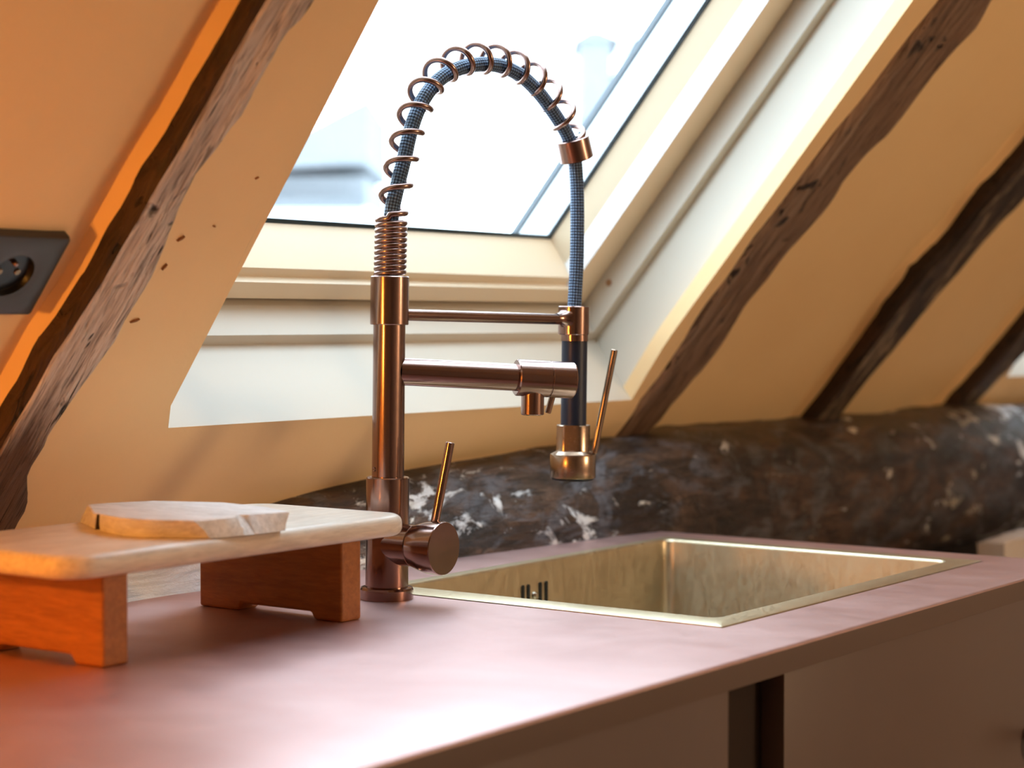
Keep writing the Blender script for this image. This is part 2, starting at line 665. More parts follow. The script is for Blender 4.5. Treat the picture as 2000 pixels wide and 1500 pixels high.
def T(pairs):
    return sorted([(s, x) for x, s in pairs])


LR_L = T([(-0.3141, 0.469), (-0.3166, 0.409), (-0.3154, 0.356), (-0.3177, 0.3223), (-0.3217, 0.2794), (-0.3209, 0.247), (-0.3225, 0.2184),
          (-0.3221, 0.1736), (-0.3244, 0.1532), (-0.3277, 0.1222), (-0.331, 0.099), (-0.3297, 0.0541), (-0.3314, 0.0011), (-0.312, 1.6)])
LR_R = T([(-0.2549, 0.4785), (-0.2562, 0.4662), (-0.2671, 0.4463), (-0.2664, 0.4239), (-0.2658, 0.3866), (-0.2622, 0.3701), (-0.2644, 0.355),
          (-0.2687, 0.3353), (-0.275, 0.311), (-0.277, 0.2913), (-0.2751, 0.265), (-0.2701, 0.2452), (-0.2667, 0.2319), (-0.2613, 0.2071),
          (-0.2588, 0.1748), (-0.2608, 0.1537), (-0.2615, 0.1384), (-0.258, 0.1073), (-0.2636, 0.0833), (-0.2678, 0.0566), (-0.2717, 0.0247),
          (-0.2749, 0.0), (-0.2728, -0.0305), (-0.2728, -0.0484), (-0.2483, -0.0898), (-0.262, 0.7), (-0.26, 1.6)])
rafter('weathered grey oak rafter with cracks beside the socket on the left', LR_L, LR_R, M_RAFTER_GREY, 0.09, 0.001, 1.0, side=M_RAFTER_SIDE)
R1_L = T([(0.7487, 0.6391), (0.7427, 0.5879), (0.7417, 0.5606), (0.7407, 0.495), (0.7305, 0.4448), (0.7288, 0.4019), (0.7272, 0.3586),
          (0.724, 0.3108), (0.7197, 0.2736), (0.7275, 0.2061), (0.7214, 0.1676), (0.7245, 0.1327), (0.734, 0.0971), (0.7344, 0.0801),
          (0.7376, 0.044), (0.7315, -0.0004), (0.7271, -0.0412), (0.7319, -0.0746), (0.76, 1.6)])
R1_R = T([(0.8796, 0.6601), (0.8925, 0.6236), (0.8786, 0.5898), (0.8737, 0.5642), (0.8743, 0.5103), (0.8754, 0.4848), (0.8673, 0.4509),
          (0.8562, 0.4239), (0.8432, 0.3781), (0.8532, 0.3448), (0.8445, 0.2945), (0.83, 0.2591), (0.8289, 0.2122), (0.8233, 0.1686),
          (0.8391, 0.1001), (0.8386, 0.0782), (0.8296, 0.0246), (0.8225, -0.0085), (0.8201, -0.0464), (0.8012, -0.0686), (0.88, 1.6)])
rafter('dark brown oak rafter running up the right side of the skylight', R1_L, R1_R, M_RAFTER_BROWN, 0.09, 0.004, 2.0)
R2_L = T([(1.337, 0.4556), (1.318, 0.3781), (1.3188, 0.2917), (1.297, 0.2262), (1.2969, 0.1557), (1.3068, 0.0929), (1.315, 0.0), (1.35, 1.6)])
R2_R = T([(1.4587, 0.3828), (1.4398, 0.3444), (1.4322, 0.3015), (1.4264, 0.2388), (1.4167, 0.1951), (1.411, 0.1119), (1.3969, 0.0263), (1.40, -0.05), (1.46, 1.6)])
rafter('blackened oak rafter with pale worn patches, second from the skylight', R2_L, R2_R, M_RAFTER_DARK, 0.09, 0.003, 3.0, side=M_RAFTER_SIDE)
R3_L = T([(1.89, 0.1666), (1.885, 0.0248), (1.87, -0.0581), (1.9, 1.6)])
R3_R = T([(2.0017, 0.0576), (1.9726, -0.0034), (1.9494, -0.065), (2.0, 0.3), (2.0, 1.6)])
rafter('black oak rafter at the right edge, third from the skylight', R3_L, R3_R, M_RAFTER_DARK, 0.09, 0.003, 4.0, side=M_RAFTER_SIDE)


bay(XL - 0.02, -0.312, 'sloping orange-lit plaster bay left of the grey rafter', edge=LR_L)
bay(0.80, 1.31, 'sloping plaster bay between the first and second brown rafters', edge=R2_L)
bay(1.36, 1.89, 'sloping plaster bay between the second and third dark rafters', edge=R3_L)
bay(2.86, XR + 0.02, 'sloping plaster bay at the far right end', False)


# ---- timber plate lying along the foot of the slope
def plate_material():
    m = mat('old_plate_timber', (0.1, 0.06, 0.04), 0.5)
    t = NT(m)
    v = t.coords((1.0, 2.2, 2.2))
    f = t.noise(v, 8.0, 8, 0.7, 0.6)
    col = t.ramp(f, [(0.34, (0.008, 0.006, 0.006)), (0.48, (0.038, 0.023, 0.017)), (0.60, (0.115, 0.066, 0.044)), (0.76, (0.22, 0.15, 0.105))])
    bl = t.noise(t.coords((1.0, 1.8, 1.8)), 13.0, 6, 0.65, 0.8)
    col = t.mix(t.ramp(bl, [(0.50, (0, 0, 0)), (0.62, (0.65, 0.65, 0.65))]), col, (0.15, 0.165, 0.20))
    gr = t.noise(t.coords((1.0, 5, 5)), 26.0, 5, 0.75, 0.8)
    col = t.mix(0.85, col, t.ramp(gr, [(0.36, (0.10, 0.09, 0.10)), (0.52, (1, 1, 1))]), 'MULTIPLY')
    # pale patches, thickest at the left end where old limewash is left
    c = t.n('ShaderNodeTexCoord')
    sx = t.n('ShaderNodeSeparateXYZ')
    t.link(c.outputs['Object'], sx.inputs[0])
    bias = t.n('ShaderNodeMapRange')
    for k, val in (('From Min', -0.12), ('From Max', 0.02), ('To Min', 0.34), ('To Max', 0.0)):
        bias.inputs[k].default_value = val
    t.link(sx.outputs['X'], bias.inputs['Value'])
    bias2 = t.n('ShaderNodeMapRange')  # pale patches grow denser again towards the right end
    for k, val in (('From Min', 1.25), ('From Max', 1.95), ('To Min', 0.0), ('To Max', 0.10)):
        bias2.inputs[k].default_value = val
    t.link(sx.outputs['X'], bias2.inputs['Value'])
    bias3 = t.n('ShaderNodeMapRange')
    for k, val in (('From Min', 0.45), ('From Max', 0.75), ('To Min', 0.055), ('To Max', -0.04)):
        bias3.inputs[k].default_value = val
    t.link(sx.outputs['X'], bias3.inputs['Value'])
    w = t.noise(t.coords((1.0, 1.5, 1.9)), 12.0, 8, 0.70, 0.5)
    ws = t.math('ADD', t.math('ADD', t.math('ADD', w, bias.outputs[0]), bias2.outputs[0]), bias3.outputs[0])
    wm = t.ramp(ws, [(0.60, (0, 0, 0)), (0.64, (1, 1, 1))])
    wn = t.noise(t.coords((1, 1, 1)), 5.0, 3, 0.5)
    wc = t.ramp(wn, [(0.45, (0.80, 0.83, 0.87)), (0.62, (0.74, 0.66, 0.52))])
    col = t.mix(wm, col, wc)
    hgt = t.math('ADD', t.math('MULTIPLY', gr, 0.8), t.math('ADD', f, t.math('MULTIPLY', wm, 0.35)))
    t.set(Base_Color=col, Normal=t.bump(hgt, 0.9, 0.006))
    rr = t.ramp(f, [(0.3, (0.28, 0.28, 0.28)), (0.7, (0.5, 0.5, 0.5))])
    t.set(Roughness=rr)
    return m


def timber_plate():
    nx, na = 420, 64
    verts, faces = [], []
    for i in range(nx + 1):
        x = XL + (XR - XL) * i / nx
        yc = lerp_table([(-0.4, 0.305), (-0.1, 0.300), (0.1, 0.305), (0.3, 0.287), (0.67, 0.238)], x) + 0.004 * math.sin(x * 2.3)
        zc = lerp_table([(-0.4, -0.075), (-0.1, -0.068), (0.0, -0.052), (0.1, -0.036), (0.3, -0.021), (0.72, -0.002), (1.0, -0.002), (1.8, -0.010)], x)
        for k in range(na):
            a = 2 * math.pi * k / na
            ca, sa = math.cos(a), math.sin(a)
            e = 2 / lerp_table([(-0.05, 2.0), (0.25, 2.7)], x)
            y = 0.142 * math.copysign(abs(ca) ** e, ca)
            z = 0.122 * math.copysign(abs(sa) ** e, sa)
            p = Vector((x * 3.0, y * 9, z * 9))
            dn = noise.fractal(p, 1.0, 2.0, 4) * 0.010 + noise.noise(Vector((x * 16, z * 60, y * 40))) * 0.0028
            rr = 1 + dn / 0.13
            verts.append((x, yc + y * rr, zc + z * rr))
    for i in range(nx):
        for k in range(na):
            k2 = (k + 1) % na
            faces.append((i * na + k, (i + 1) * na + k, (i + 1) * na + k2, i * na + k2))
    faces.append(tuple(range(na)))
    faces.append(tuple(range(nx * na, nx * na + na)))
    o = mesh('timber_beam', verts, faces, plate_material(), None, 70)
    return tag(o, 'massive rough dark timber beam lying along the wall behind the sink', 'beam')


timber_plate()

# ================================================================== WORKTOP, CABINET, SINK
WT0, WT1, WYF, WYB = -1.55, 0.677, -0.448, 0.240
SX0, SX1, SY0, SY1 = 0.0355, 0.6220, -0.3545, 0.0610


def worktop_material():
    m = mat('satin_copper_sheet', (0.80, 0.48, 0.40), 0.38, 1.0)
    t = NT(m)
    v = t.coords((1, 1, 1))
    f = t.noise(v, 5.5, 6, 0.6, 0.8)
    t.set(Base_Color=t.ramp(f, [(0.3, (0.58, 0.375, 0.355)), (0.7, (0.68, 0.48, 0.46))]))
    r = t.noise(t.coords((2.2, 1, 1)), 11.0, 6, 0.65)
    t.set(Roughness=t.ramp(r, [(0.3, (0.43, 0.43, 0.43)), (0.7, (0.52, 0.52, 0.52))]))
    h = t.noise(v, 30.0, 4, 0.6)
    t.set(Normal=t.bump(h, 0.05, 0.001))
    return m


M_TOP = worktop_material()
M_DOOR = plaster('taupe_brown_lacquer', (0.15, 0.108, 0.097), (0.14, 0.10, 0.09), 0.38, 0.03)


def worktop():
    """slab with a rounded front edge and a cut-out for the sink"""
    g = 0.0026
    hx0, hx1, hy0, hy1 = SX0 - g, SX1 + g, SY0 - g, SY1 + g
    r = 0.0035
    th = 0.0225
    xs = [WT0, hx0, hx1, WT1]
    ys = [WYF + r, hy0, hy1, WYB]
    verts, faces = [], []
    idx = {}

    def V(x, y, z):
        k = (round(x, 5), round(y, 5), round(z, 5))
        if k not in idx:
            idx[k] = len(verts)
            verts.append(k)
        return idx[k]
    for z in (0.0, -th):
        for i in range(3):
            for j in range(3):
                if i == 1 and j == 1:
                    continue
                faces.append((V(xs[i], ys[j], z), V(xs[i + 1], ys[j], z), V(xs[i + 1], ys[j + 1], z), V(xs[i], ys[j + 1], z)))
    # hole walls
    c = [(hx0, hy0), (hx1, hy0), (hx1, hy1), (hx0, hy1)]
    for k in range(4):
        a, b = c[k], c[(k + 1) % 4]
        faces.append((V(*a, 0), V(*b, 0), V(*b, -th), V(*a, -th)))
    # rounded front edge
    prof = [(WYF + r - r * math.sin(t), -r + r * math.cos(t)) for t in [math.pi / 2 * i / 6 for i in range(7)]]
    prof += [(WYF, -th)]
    prof[0] = (WYF + r, 0.0)
    for (y0, z0), (y1, z1) in zip(prof, prof[1:]):
        for i in range(3):
            faces.append((V(xs[i], y0, z0), V(xs[i + 1], y0, z0), V(xs[i + 1], y1, z1), V(xs[i], y1, z1)))
    for i in range(3):
        faces.append((V(xs[i], WYF, -th), V(xs[i + 1], WYF, -th), V(xs[i + 1], WYF + r, -th), V(xs[i], WYF + r, -th)))
    for x in (WT0, WT1):
        for j in range(3):
            faces.append((V(x, ys[j], 0), V(x, ys[j + 1], 0), V(x, ys[j + 1], -th), V(x, ys[j], -th)))
        faces.append(tuple([V(x, y, z) for y, z in prof] + [V(x, WYF + r, -th)]))
    for i in range(3):
        faces.append((V(xs[i], WYB, 0), V(xs[i + 1], WYB, 0), V(xs[i + 1], WYB, -th), V(xs[i], WYB, -th)))
    o = mesh('worktop', verts, faces, M_TOP, None, 50)
    o.data.materials.append(M_DOOR)
    for pl in o.data.polygons:          # the slab's square edges are lacquered like the doors
        if abs(pl.normal.z) < 0.2 and (pl.center.y < WYF + 0.002 or pl.center.x > WT1 - 0.001):
            pl.material_index = 1
    return tag(o, 'satin pinkish copper worktop with the sink let into it', 'worktop')


worktop()

M_CARC = mat('dark_carcass', (0.022, 0.010, 0.006), 0.85)
M_KNOB = mat('dark_bronze', (0.10, 0.06, 0.04), 0.35, 1.0)

cab = empty('base_cabinet', (0, -0.15, ZF))
tag(cab, 'taupe brown base cabinet with flat doors below the worktop', 'cabinet')
off = Vector((0, 0.15, -ZF))


def under(parent, o):
    """parent o keeping the world coordinates its mesh was built in"""
    o.parent = parent
    o.matrix_parent_inverse = parent.matrix_basis.inverted()
    return o


def hollow_carcass():
    # bottom, back, ends and the front strip of the carcass as one piece: five boards
    bs = [((WT0 + 0.01, -0.424, ZF), (WT1 - 0.004, 0.10, ZF + 0.10)), ((WT0 + 0.01, 0.085, ZF + 0.1), (WT1 - 0.004, 0.10, -0.03)),
          ((WT0 + 0.01, -0.424, ZF + 0.1), (WT0 + 0.028, 0.085, -0.03)), ((WT1 - 0.022, -0.424, ZF + 0.1), (WT1 - 0.004, 0.085, -0.03)),
          ((-0.20, -0.424, ZF + 0.1), (0.020, -0.40, -0.03))]
    verts, faces = [], []
    for lo, hi in bs:
        st = len(verts)
        for z in (lo[2], hi[2]):
            for x, y in ((lo[0], lo[1]), (hi[0], lo[1]), (hi[0], hi[1]), (lo[0], hi[1])):
                verts.append((x, y, z))
        for f in ((0, 1, 2, 3), (4, 7, 6, 5), (0, 4, 5, 1), (1, 5, 6, 2), (2, 6, 7, 3), (3, 7, 4, 0)):
            faces.append(tuple(st + i for i in f))
    return mesh('carcass', verts, faces, M_CARC, None, None)


under(cab, hollow_carcass())
for x0, x1, kx in ((WT0 + 0.01, -0.78, None), (-0.774, -0.1138, -0.70), (-0.0200, 0.590, 0.532)):
    d = under(cab, bevel_box('door', (x0, -0.4465, ZF + 0.1), (x1, -0.4245, -0.0229), M_DOOR, None, 0.0006, 2))
    if kx is not None:
        k = lathe('knob', [(0, 0), (0.007, 0), (0.006, 0.012), (0.014, 0.016), (0.0195, 0.020), (0.0195, 0.026), (0.017, 0.0285), (0, 0.029)],
                  M_KNOB, None, (kx, -0.4462, -0.168), (0, -1, 0), 36)
        k.parent = d
        k.matrix_parent_inverse = d.matrix_basis.inverted()


# ---- sink
def sink_material():
    m = mat('brushed_gold_steel', (0.55, 0.43, 0.25), 0.34, 1.0)
    t = NT(m)
    v = t.coords((1, 1, 0.25))
    f = t.noise(v, 260.0, 3, 0.7)
    t.set(Roughness=t.ramp(f, [(0.3, (0.34, 0.34, 0.34)), (0.7, (0.50, 0.50, 0.50))]))
    g = t.noise(t.coords((1, 1, 1)), 14.0, 5, 0.7)
    t.set(Base_Color=t.ramp(g, [(0.35, (0.66, 0.57, 0.40)), (0.7, (0.58, 0.49, 0.33))]))
    t.set(Normal=t.bump(f, 0.12, 0.0006))
    return m


M_SINK = sink_material()
M_HOLE = mat('black_slot', (0.004, 0.006, 0.008), 0.6)
M_CHROME = mat('chrome', (0.8, 0.82, 0.85), 0.12, 1.0)

sink = empty('sink', (0.33, -0.15, -0.19))
tag(sink, 'rectangular brushed gold sink let into the pink worktop', 'sink')


def rrect(x0, x1, y0, y1, r, n=6):
    out = []
    for cx, cy_, a0 in ((x1 - r, y1 - r, 0), (x0 + r, y1 - r, 90), (x0 + r, y0 + r, 180), (x1 - r, y0 + r, 270)):
        for k in range(n + 1):
            a = math.radians(a0 + 90 * k / n)
            out.append((cx + r * math.cos(a), cy_ + r * math.sin(a)))
    return out


def loops_mesh(name, loops, m, closed_end=True, smooth=45):
    verts, faces = [], []
    n = len(loops[0][0])
    for pts, z in loops:
        for i, p in enumerate(pts):
            verts.append((p[0], p[1], z if not callable(z) else z(p)))
    for i in range(len(loops) - 1):
        for k in range(n):
            k2 = (k + 1) % n
            faces.append((i * n + k, i * n + k2, (i + 1) * n + k2, (i + 1) * n + k))
    if closed_end:
        faces.append(tuple(range((len(loops) - 1) * n, len(loops) * n)))
    return mesh(name, verts, faces, m, None, smooth)


rim = loops_mesh('rim', [(rrect(SX0, SX1, SY0, SY1, 0.002), -0.006), (rrect(SX0, SX1, SY0, SY1, 0.002), 0.0006),
                         (rrect(SX0 + 0.001, SX1 - 0.001, SY0 + 0.001, SY1 - 0.001, 0.002), 0.0012),
                         (rrect(0.0735, 0.596, -0.328, 0.0455, 0.012), 0.0012)], M_SINK, False)
under(sink, rim)
b0 = (0.0735, 0.596, -0.328, 0.0455)


def ins(e, r):
    return rrect(b0[0] + e, b0[1] - e, b0[2] + e, b0[3] - e, r)


basin = loops_mesh('basin', [(ins(0, .012), 0.0012), (ins(0.0012, .012), 0.0), (ins(0.0018, .012), -0.002), (ins(0.003, .013), -0.170),
                             (ins(0.006, .015), -0.180), (ins(0.014, .018), -0.187), (ins(0.2, .002), -0.190)], M_SINK)
under(sink, basin)
# overflow slots in the long back wall of the basin
yb = b0[3] - 0.0022


def slot_mesh(name, x, z0, z1, w, y):
    pts = []
    for k in range(7):
        a = math.pi * k / 6
        pts.append((x + w / 2 * math.cos(a), z1 - w / 2 + w / 2 * math.sin(a)))
    for k in range(7):
        a = math.pi + math.pi * k / 6
        pts.append((x + w / 2 * math.cos(a), z0 + w / 2 + w / 2 * math.sin(a)))
    n = len(pts)
    verts = [(px, y - 0.0012, pz) for px, pz in pts] + [(px, y + 0.001, pz) for px, pz in pts]
    faces = [tuple(range(n)), tuple(range(2 * n - 1, n - 1, -1))]
    for k in range(n):
        k2 = (k + 1) % n
        faces.append((k, k2, n + k2, n + k))
    return mesh(name, verts, faces, M_HOLE, None, None)


SLX = 0.311
for dx in (-0.0225, -0.0120, 0.0110, 0.0225):
    under(sink, slot_mesh('overflow_slot', SLX + dx, -0.062, -0.0222, 0.0046, yb))
under(sink, lathe('overflow_screw', [(0, 0.004), (0.003, 0.0038), (0.0046, 0.002), (0.005, 0)], M_CHROME, None, (SLX, yb, -0.0365), (0, -1, 0), 24))
under(sink, lathe('drain', [(0.0, 0.002), (0.03, 0.002), (0.036, 0.004), (0.045, 0.003), (0.046, 0)], M_CHROME, None, (0.33, -0.15, -0.1895), (0, 0, 1), 40))


# ================================================================== FAUCET
def copper_material(name, c, rough=0.30):
    m = mat(name, c, rough, 1.0)
    t = NT(m)
    v = t.coords((1, 1, 10))
    f = t.noise(v, 260.0, 3, 0.7)
    t.set(Roughness=t.ramp(f, [(0.3, (rough - 0.03,) * 3), (0.7, (rough + 0.04,) * 3)]))
    g = t.noise(t.coords((1, 1, 1)), 18.0, 4, 0.6)
    d = tuple(x * 0.86 for x in c)
    t.set(Base_Color=t.ramp(g, [(0.35, c), (0.72, d)]))
    t.set(Normal=t.bump(f, 0.035, 0.0002))
    return m


M_COP = copper_material('brushed_copper', (0.37, 0.245, 0.215), 0.17)
M_COPW = copper_material('copper_wire', (0.37, 0.25, 0.225), 0.22)
M_COPH = copper_material('warm_brass_copper', (0.47, 0.36, 0.28), 0.24)
M_GRIP = mat('black_rubber_grip', (0.008, 0.016, 0.040), 0.40)


def hose_material():
    m = mat('braided_navy_hose', (0.03, 0.06, 0.1), 0.45)
    t = NT(m)
    c = t.n('ShaderNodeTexCoord')
    s = t.n('ShaderNodeSeparateXYZ')
    t.link(c.outputs['UV'], s.inputs[0])
    ua = t.math('MULTIPLY', s.outputs['X'], 2 * math.pi * 8)
    va = t.math('MULTIPLY', s.outputs['Y'], 2 * math.pi / 0.0062)
    a = t.math('SINE', t.math('ADD', ua, va))
    b = t.math('SINE', t.math('SUBTRACT', ua, va))
    w = t.math('MULTIPLY', a, b)
    h = t.math('ADD', t.math('MULTIPLY', w, 0.5), 0.5)
    t.set(Base_Color=t.ramp(h, [(0.1, (0.006, 0.014, 0.034)), (0.45, (0.028, 0.068, 0.15)), (0.9, (0.17, 0.28, 0.45))]))
    t.set(Normal=t.bump(h, 0.8, 0.0012))
    return m


M_HOSE = hose_material()
fau = empty('kitchen_faucet', (0, 0, 0))
tag(fau, 'tall copper kitchen faucet with coil spring, dark braided hose and spray head', 'faucet')
LEAN = 0.0122
FWH = Vector((math.cos(YAW), math.sin(YAW), 0))
fau.rotation_mode = 'QUATERNION'
fau.rotation_quaternion = Matrix.Rotation(LEAN, 3, FWH).to_quaternion()
HD = Vector((0.2686, -0.038, 0)).normalized()       # where the spray arm points
HB = Vector((0, 0, 1)).cross(HD)


def HZ(h, z):
    """point in the vertical plane of the arch; undoes the faucet's slight lean"""
    return HD * (h - 0.01755 * z) + Vector((0, 0, z + 0.0085 * h))


lathe('base_flange', [(0, 0), (0.0258, 0), (0.0262, 0.0012), (0.0262, 0.0095), (0.0252, 0.0115), (0.0215, 0.0125), (0.0, 0.0125)], M_COP, fau)
lathe('body', [(0.0205, 0.010), (0.0210, 0.0125), (0.0210, 0.1180), (0.0202, 0.1192), (0.0160, 0.1192), (0.0150, 0.112)], M_COP, fau, n=64)
pipe = lathe('pipe', [(0.0157, 0.110), (0.0157, 0.2680), (0.0150, 0.2690)], M_COP, fau, n=64)
d_scr = (-RT * 0.80 - FWH * 0.6).normalized()
lathe('set_screw', [(0.0022, 0.0002), (0.0021, 0.0010), (0.0012, 0.0008), (0.0, 0.0002)], M_COP, pipe, d_scr * 0.0155 + Vector((0, 0, 0.127)), d_scr, 20)
lathe('collar', [(0.0150, 0.2672), (0.0182, 0.2672), (0.0188, 0.2680), (0.0188, 0.3135), (0.0180, 0.3145), (0.0100, 0.3145)], M_COP, fau, n=64)

# mixer: neck, cap with flat end, stick
LV = Vector((0.035, -1.0, 0)).normalized()
mix0 = Vector((0, 0, 0.0540))
neck = lathe('mixer_neck', [(0.0200, 0.004), (0.0203, 0.0335), (0.0196, 0.0342), (0.0, 0.0342)], M_COP, fau, mix0, LV, 56)
cap = lathe('mixer_cap', [(0.0, 0.0346), (0.0198, 0.0346), (0.0208, 0.0354), (0.0232, 0.0425), (0.0252, 0.052), (0.0258, 0.0675), (0.0252, 0.0685), (0.0, 0.0685)],
            M_COP, fau, mix0, LV, 56)
lv0 = mix0 + LV * 0.054 + Vector((0.004, 0, 0.022))
lv1 = lv0 + (Vector((0, 0, 0.079)) + RT * 0.0140 + FWH * 0.004)
cyl('lever', lv0, lv1, 0.0043, M_COP, cap, 0.0006, 28)

# spout with diverter
SD = Vector((0.7894, -0.6139, -0.0458)).normalized()
sp0 = Vector((0, 0, 0.2225))
spout = lathe('spout', [(0.0135, 0.010), (0.0135, 0.134), (0.0, 0.134)], M_COP, fau, sp0, SD, 56)
e1, e2, _a = frame_of(SD)
div = lathe('diverter', [(0.0135, 0.1290), (0.0172, 0.1290), (0.0183, 0.1302), (0.0183, 0.1620), (0.0176, 0.1626), (0.0176, 0.1632), (0.0183, 0.1638),
                         (0.0183, 0.1872), (0.0170, 0.1888), (0.0, 0.1890)], M_COP, spout, sp0, SD, 64)
oc = sp0 + SD * 0.1465
cyl('outlet', oc, oc + Vector((0, 0, -0.0365)), 0.0115, M_COP, spout, 0.0008, 40)
cyl('outlet_bore', oc + Vector((0, 0, -0.0360)), oc + Vector((0, 0, -0.0368)), 0.0095, M_HOLE, spout, 0.0001, 32)
dl = sp0 + SD * 0.172 + FWH * 0.006
cyl('diverter_lever', dl, dl + Vector((0, 0, -0.034)) - RT * 0.009 + FWH * 0.004, 0.0032, M_COPH, spout, 0.0005, 24)

# holder arm, ring, hose, spring
cyl('holder_arm', HZ(0.017, 0.2770), HZ(0.262, 0.2725), 0.0057, M_COP, fau, 0.0004, 32)
hc = HZ(0.2712, 0.2711)
hold = lathe('holder_ring', [(0.0070, -0.0150), (0.0158, -0.0150), (0.0166, -0.0142), (0.0166, 0.0148), (0.0158, 0.0156), (0.0076, 0.0156)], M_COP, fau, hc, (0, 0, 1), 56)
lathe('arm_fillet', [(0.0056, 0.0), (0.0060, 0.004), (0.0072, 0.008), (0.0095, 0.0115), (0.012, 0.014)], M_COP, hold, HZ(0.2437, 0.2735), HD, 40)

hose_pts = [(0.006, 0.30), (0.0070, 0.345), (0.0078, 0.3739), (0.0146, 0.3991), (0.0249, 0.4296), (0.0338, 0.4577), (0.0470, 0.4838), (0.0666, 0.5056),
            (0.0914, 0.5205), (0.1240, 0.5297), (0.1574, 0.5318), (0.1878, 0.5251), (0.2149, 0.5104), (0.2386, 0.4909), (0.2587, 0.4707), (0.2709, 0.4497),
            (0.2750, 0.4254), (0.2767, 0.3954), (0.2762, 0.3406), (0.2728, 0.2904), (0.2712, 0.262)]
hose_path = catmull([HZ(*p) for p in hose_pts], 14)
tube('hose', hose_path, 0.0075, M_HOSE, fau, 24, HB, uv=True)

coil_c = [(0.0071, 0.3714), (0.0122, 0.3915), (0.0167, 0.4117), (0.0235, 0.4345), (0.0297, 0.4559), (0.0401, 0.4782), (0.0547, 0.5010), (0.0751, 0.5190),
          (0.1022, 0.5317), (0.1325, 0.5372), (0.1627, 0.5369), (0.1901, 0.5316), (0.2165, 0.5205), (0.2386, 0.5040), (0.2571, 0.4840), (0.2705, 0.4600)]
cc = catmull([HZ(*p) for p in coil_c], 24)


def coil():
    pts = []
    # tight part
    z0, z1, turns, R = 0.3150, 0.3700, 10.5, 0.0131
    n = int(turns * 36)
    base = -math.pi / 2
    eye = FWH
    for i in range(n):
        t = i / n
        a = base + 2 * math.pi * turns * (t - 1)
        c = HD * (0.0012 * t) + Vector((0, 0, z0 + (z1 - z0) * t))
        pts.append(c + (RT * math.cos(a) + FWH * math.sin(a)) * R)
    # loose part along the arch; RT/FWH basis is turned with the path
    ds = [0.0]
    for a_, b_ in zip(cc, cc[1:]):
        ds.append(ds[-1] + (b_ - a_).length)
    total = ds[-1]
    turns2 = 14.35
    n2 = int(turns2 * 40)
    k = 0
    for i in range(n2 + 1):
        t = i / n2
        dd = total * t
        while k < len(ds) - 2 and ds[k + 1] < dd:
            k += 1
        f = (dd - ds[k]) / max(1e-9, ds[k + 1] - ds[k])
        c = cc[k].lerp(cc[k + 1], f)
        tan = (cc[min(k + 2, len(cc) - 1)] - cc[max(k - 1, 0)]).normalized()
        side = HB                       # constant, points away from the camera side
        e = HB.cross(tan).normalized()  # in-plane, starts pointing along HD
        a = base + 2 * math.pi * turns2 * t
        # rotate the basis so that it meets the tight part smoothly
        r1 = e * RT.dot(HD) + side * RT.dot(HB)
        r2 = e * FWH.dot(HD) + side * FWH.dot(HB)
        R2 = R + 0.0009 * min(1, t * 6)
        pts.append(c + (r1 * math.cos(a) + r2 * math.sin(a)) * R2)
    return pts


cp = coil()
tube('spring', cp, 0.0031, M_COPW, fau, 10)
et = (HZ(0.2745, 0.437) - HZ(0.2640, 0.4660)).normalized()
lathe('spring_end_collar', [(0.0080, -0.0105), (0.0172, -0.0105), (0.0182, -0.0096), (0.0182, 0.0125), (0.0172, 0.0133), (0.0076, 0.0133)], M_COPW, fau,
      HZ(0.2716, 0.4555), et, 56)

# spray head
sg = HZ(0.2720, 0.2065)
lathe('grip_neck', [(0.0, 0.043), (0.0145, 0.043), (0.0145, 0.0495), (0.0, 0.0495)], M_COP, fau, sg, (0, 0, 1), 48)
grip = lathe('spray_grip', [(0.0, -0.0475), (0.0132, -0.0475), (0.0138, -0.0465), (0.0138, 0.0455), (0.0132, 0.0465), (0.0, 0.0465)], M_GRIP, fau, sg, (0, 0, 1), 56)


def head_block():
    """round body with flats milled into it, flaring into the spray ring"""
    n = 64
    prof = [(0.0186, 0.1620, 1), (0.0193, 0.1612, 1), (0.0193, 0.1370, 1), (0.0200, 0.1345, 0.7), (0.0222, 0.1325, 0.15), (0.0240, 0.1312, 0), (0.0246, 0.1300, 0),
            (0.0246, 0.1075, 0), (0.0240, 0.1062, 0)]
    verts, faces = [], []
    base = HZ(0.2706, 0.13)
    for r, z, fl in prof:
        for k in range(n):
            a = 2 * math.pi * k / n
            rr = r
            # flats every 90 degrees
            aa = (a + math.radians(18)) % (math.pi / 2) - math.pi / 4
            flat = 0.0172 / max(0.75, math.cos(aa))
            rr = r * (1 - fl) + min(r, flat) * fl
            verts.append(Vector((base.x, base.y, z - 0.0013 + (z - 0.1034) * 0.02)) + Vector((math.cos(a), math.sin(a), 0)) * rr)
    for i in range(len(prof) - 1):
        for k in range(n):
            k2 = (k + 1) % n
            faces.append((i * n + k, i * n + k2, (i + 1) * n + k2, (i + 1) * n + k))
    faces.append(tuple(range(n)))
    faces.append(tuple(range((len(prof) - 1) * n, len(prof) * n)))
    return mesh('spray_head', verts, faces, M_COPH, fau, 28)


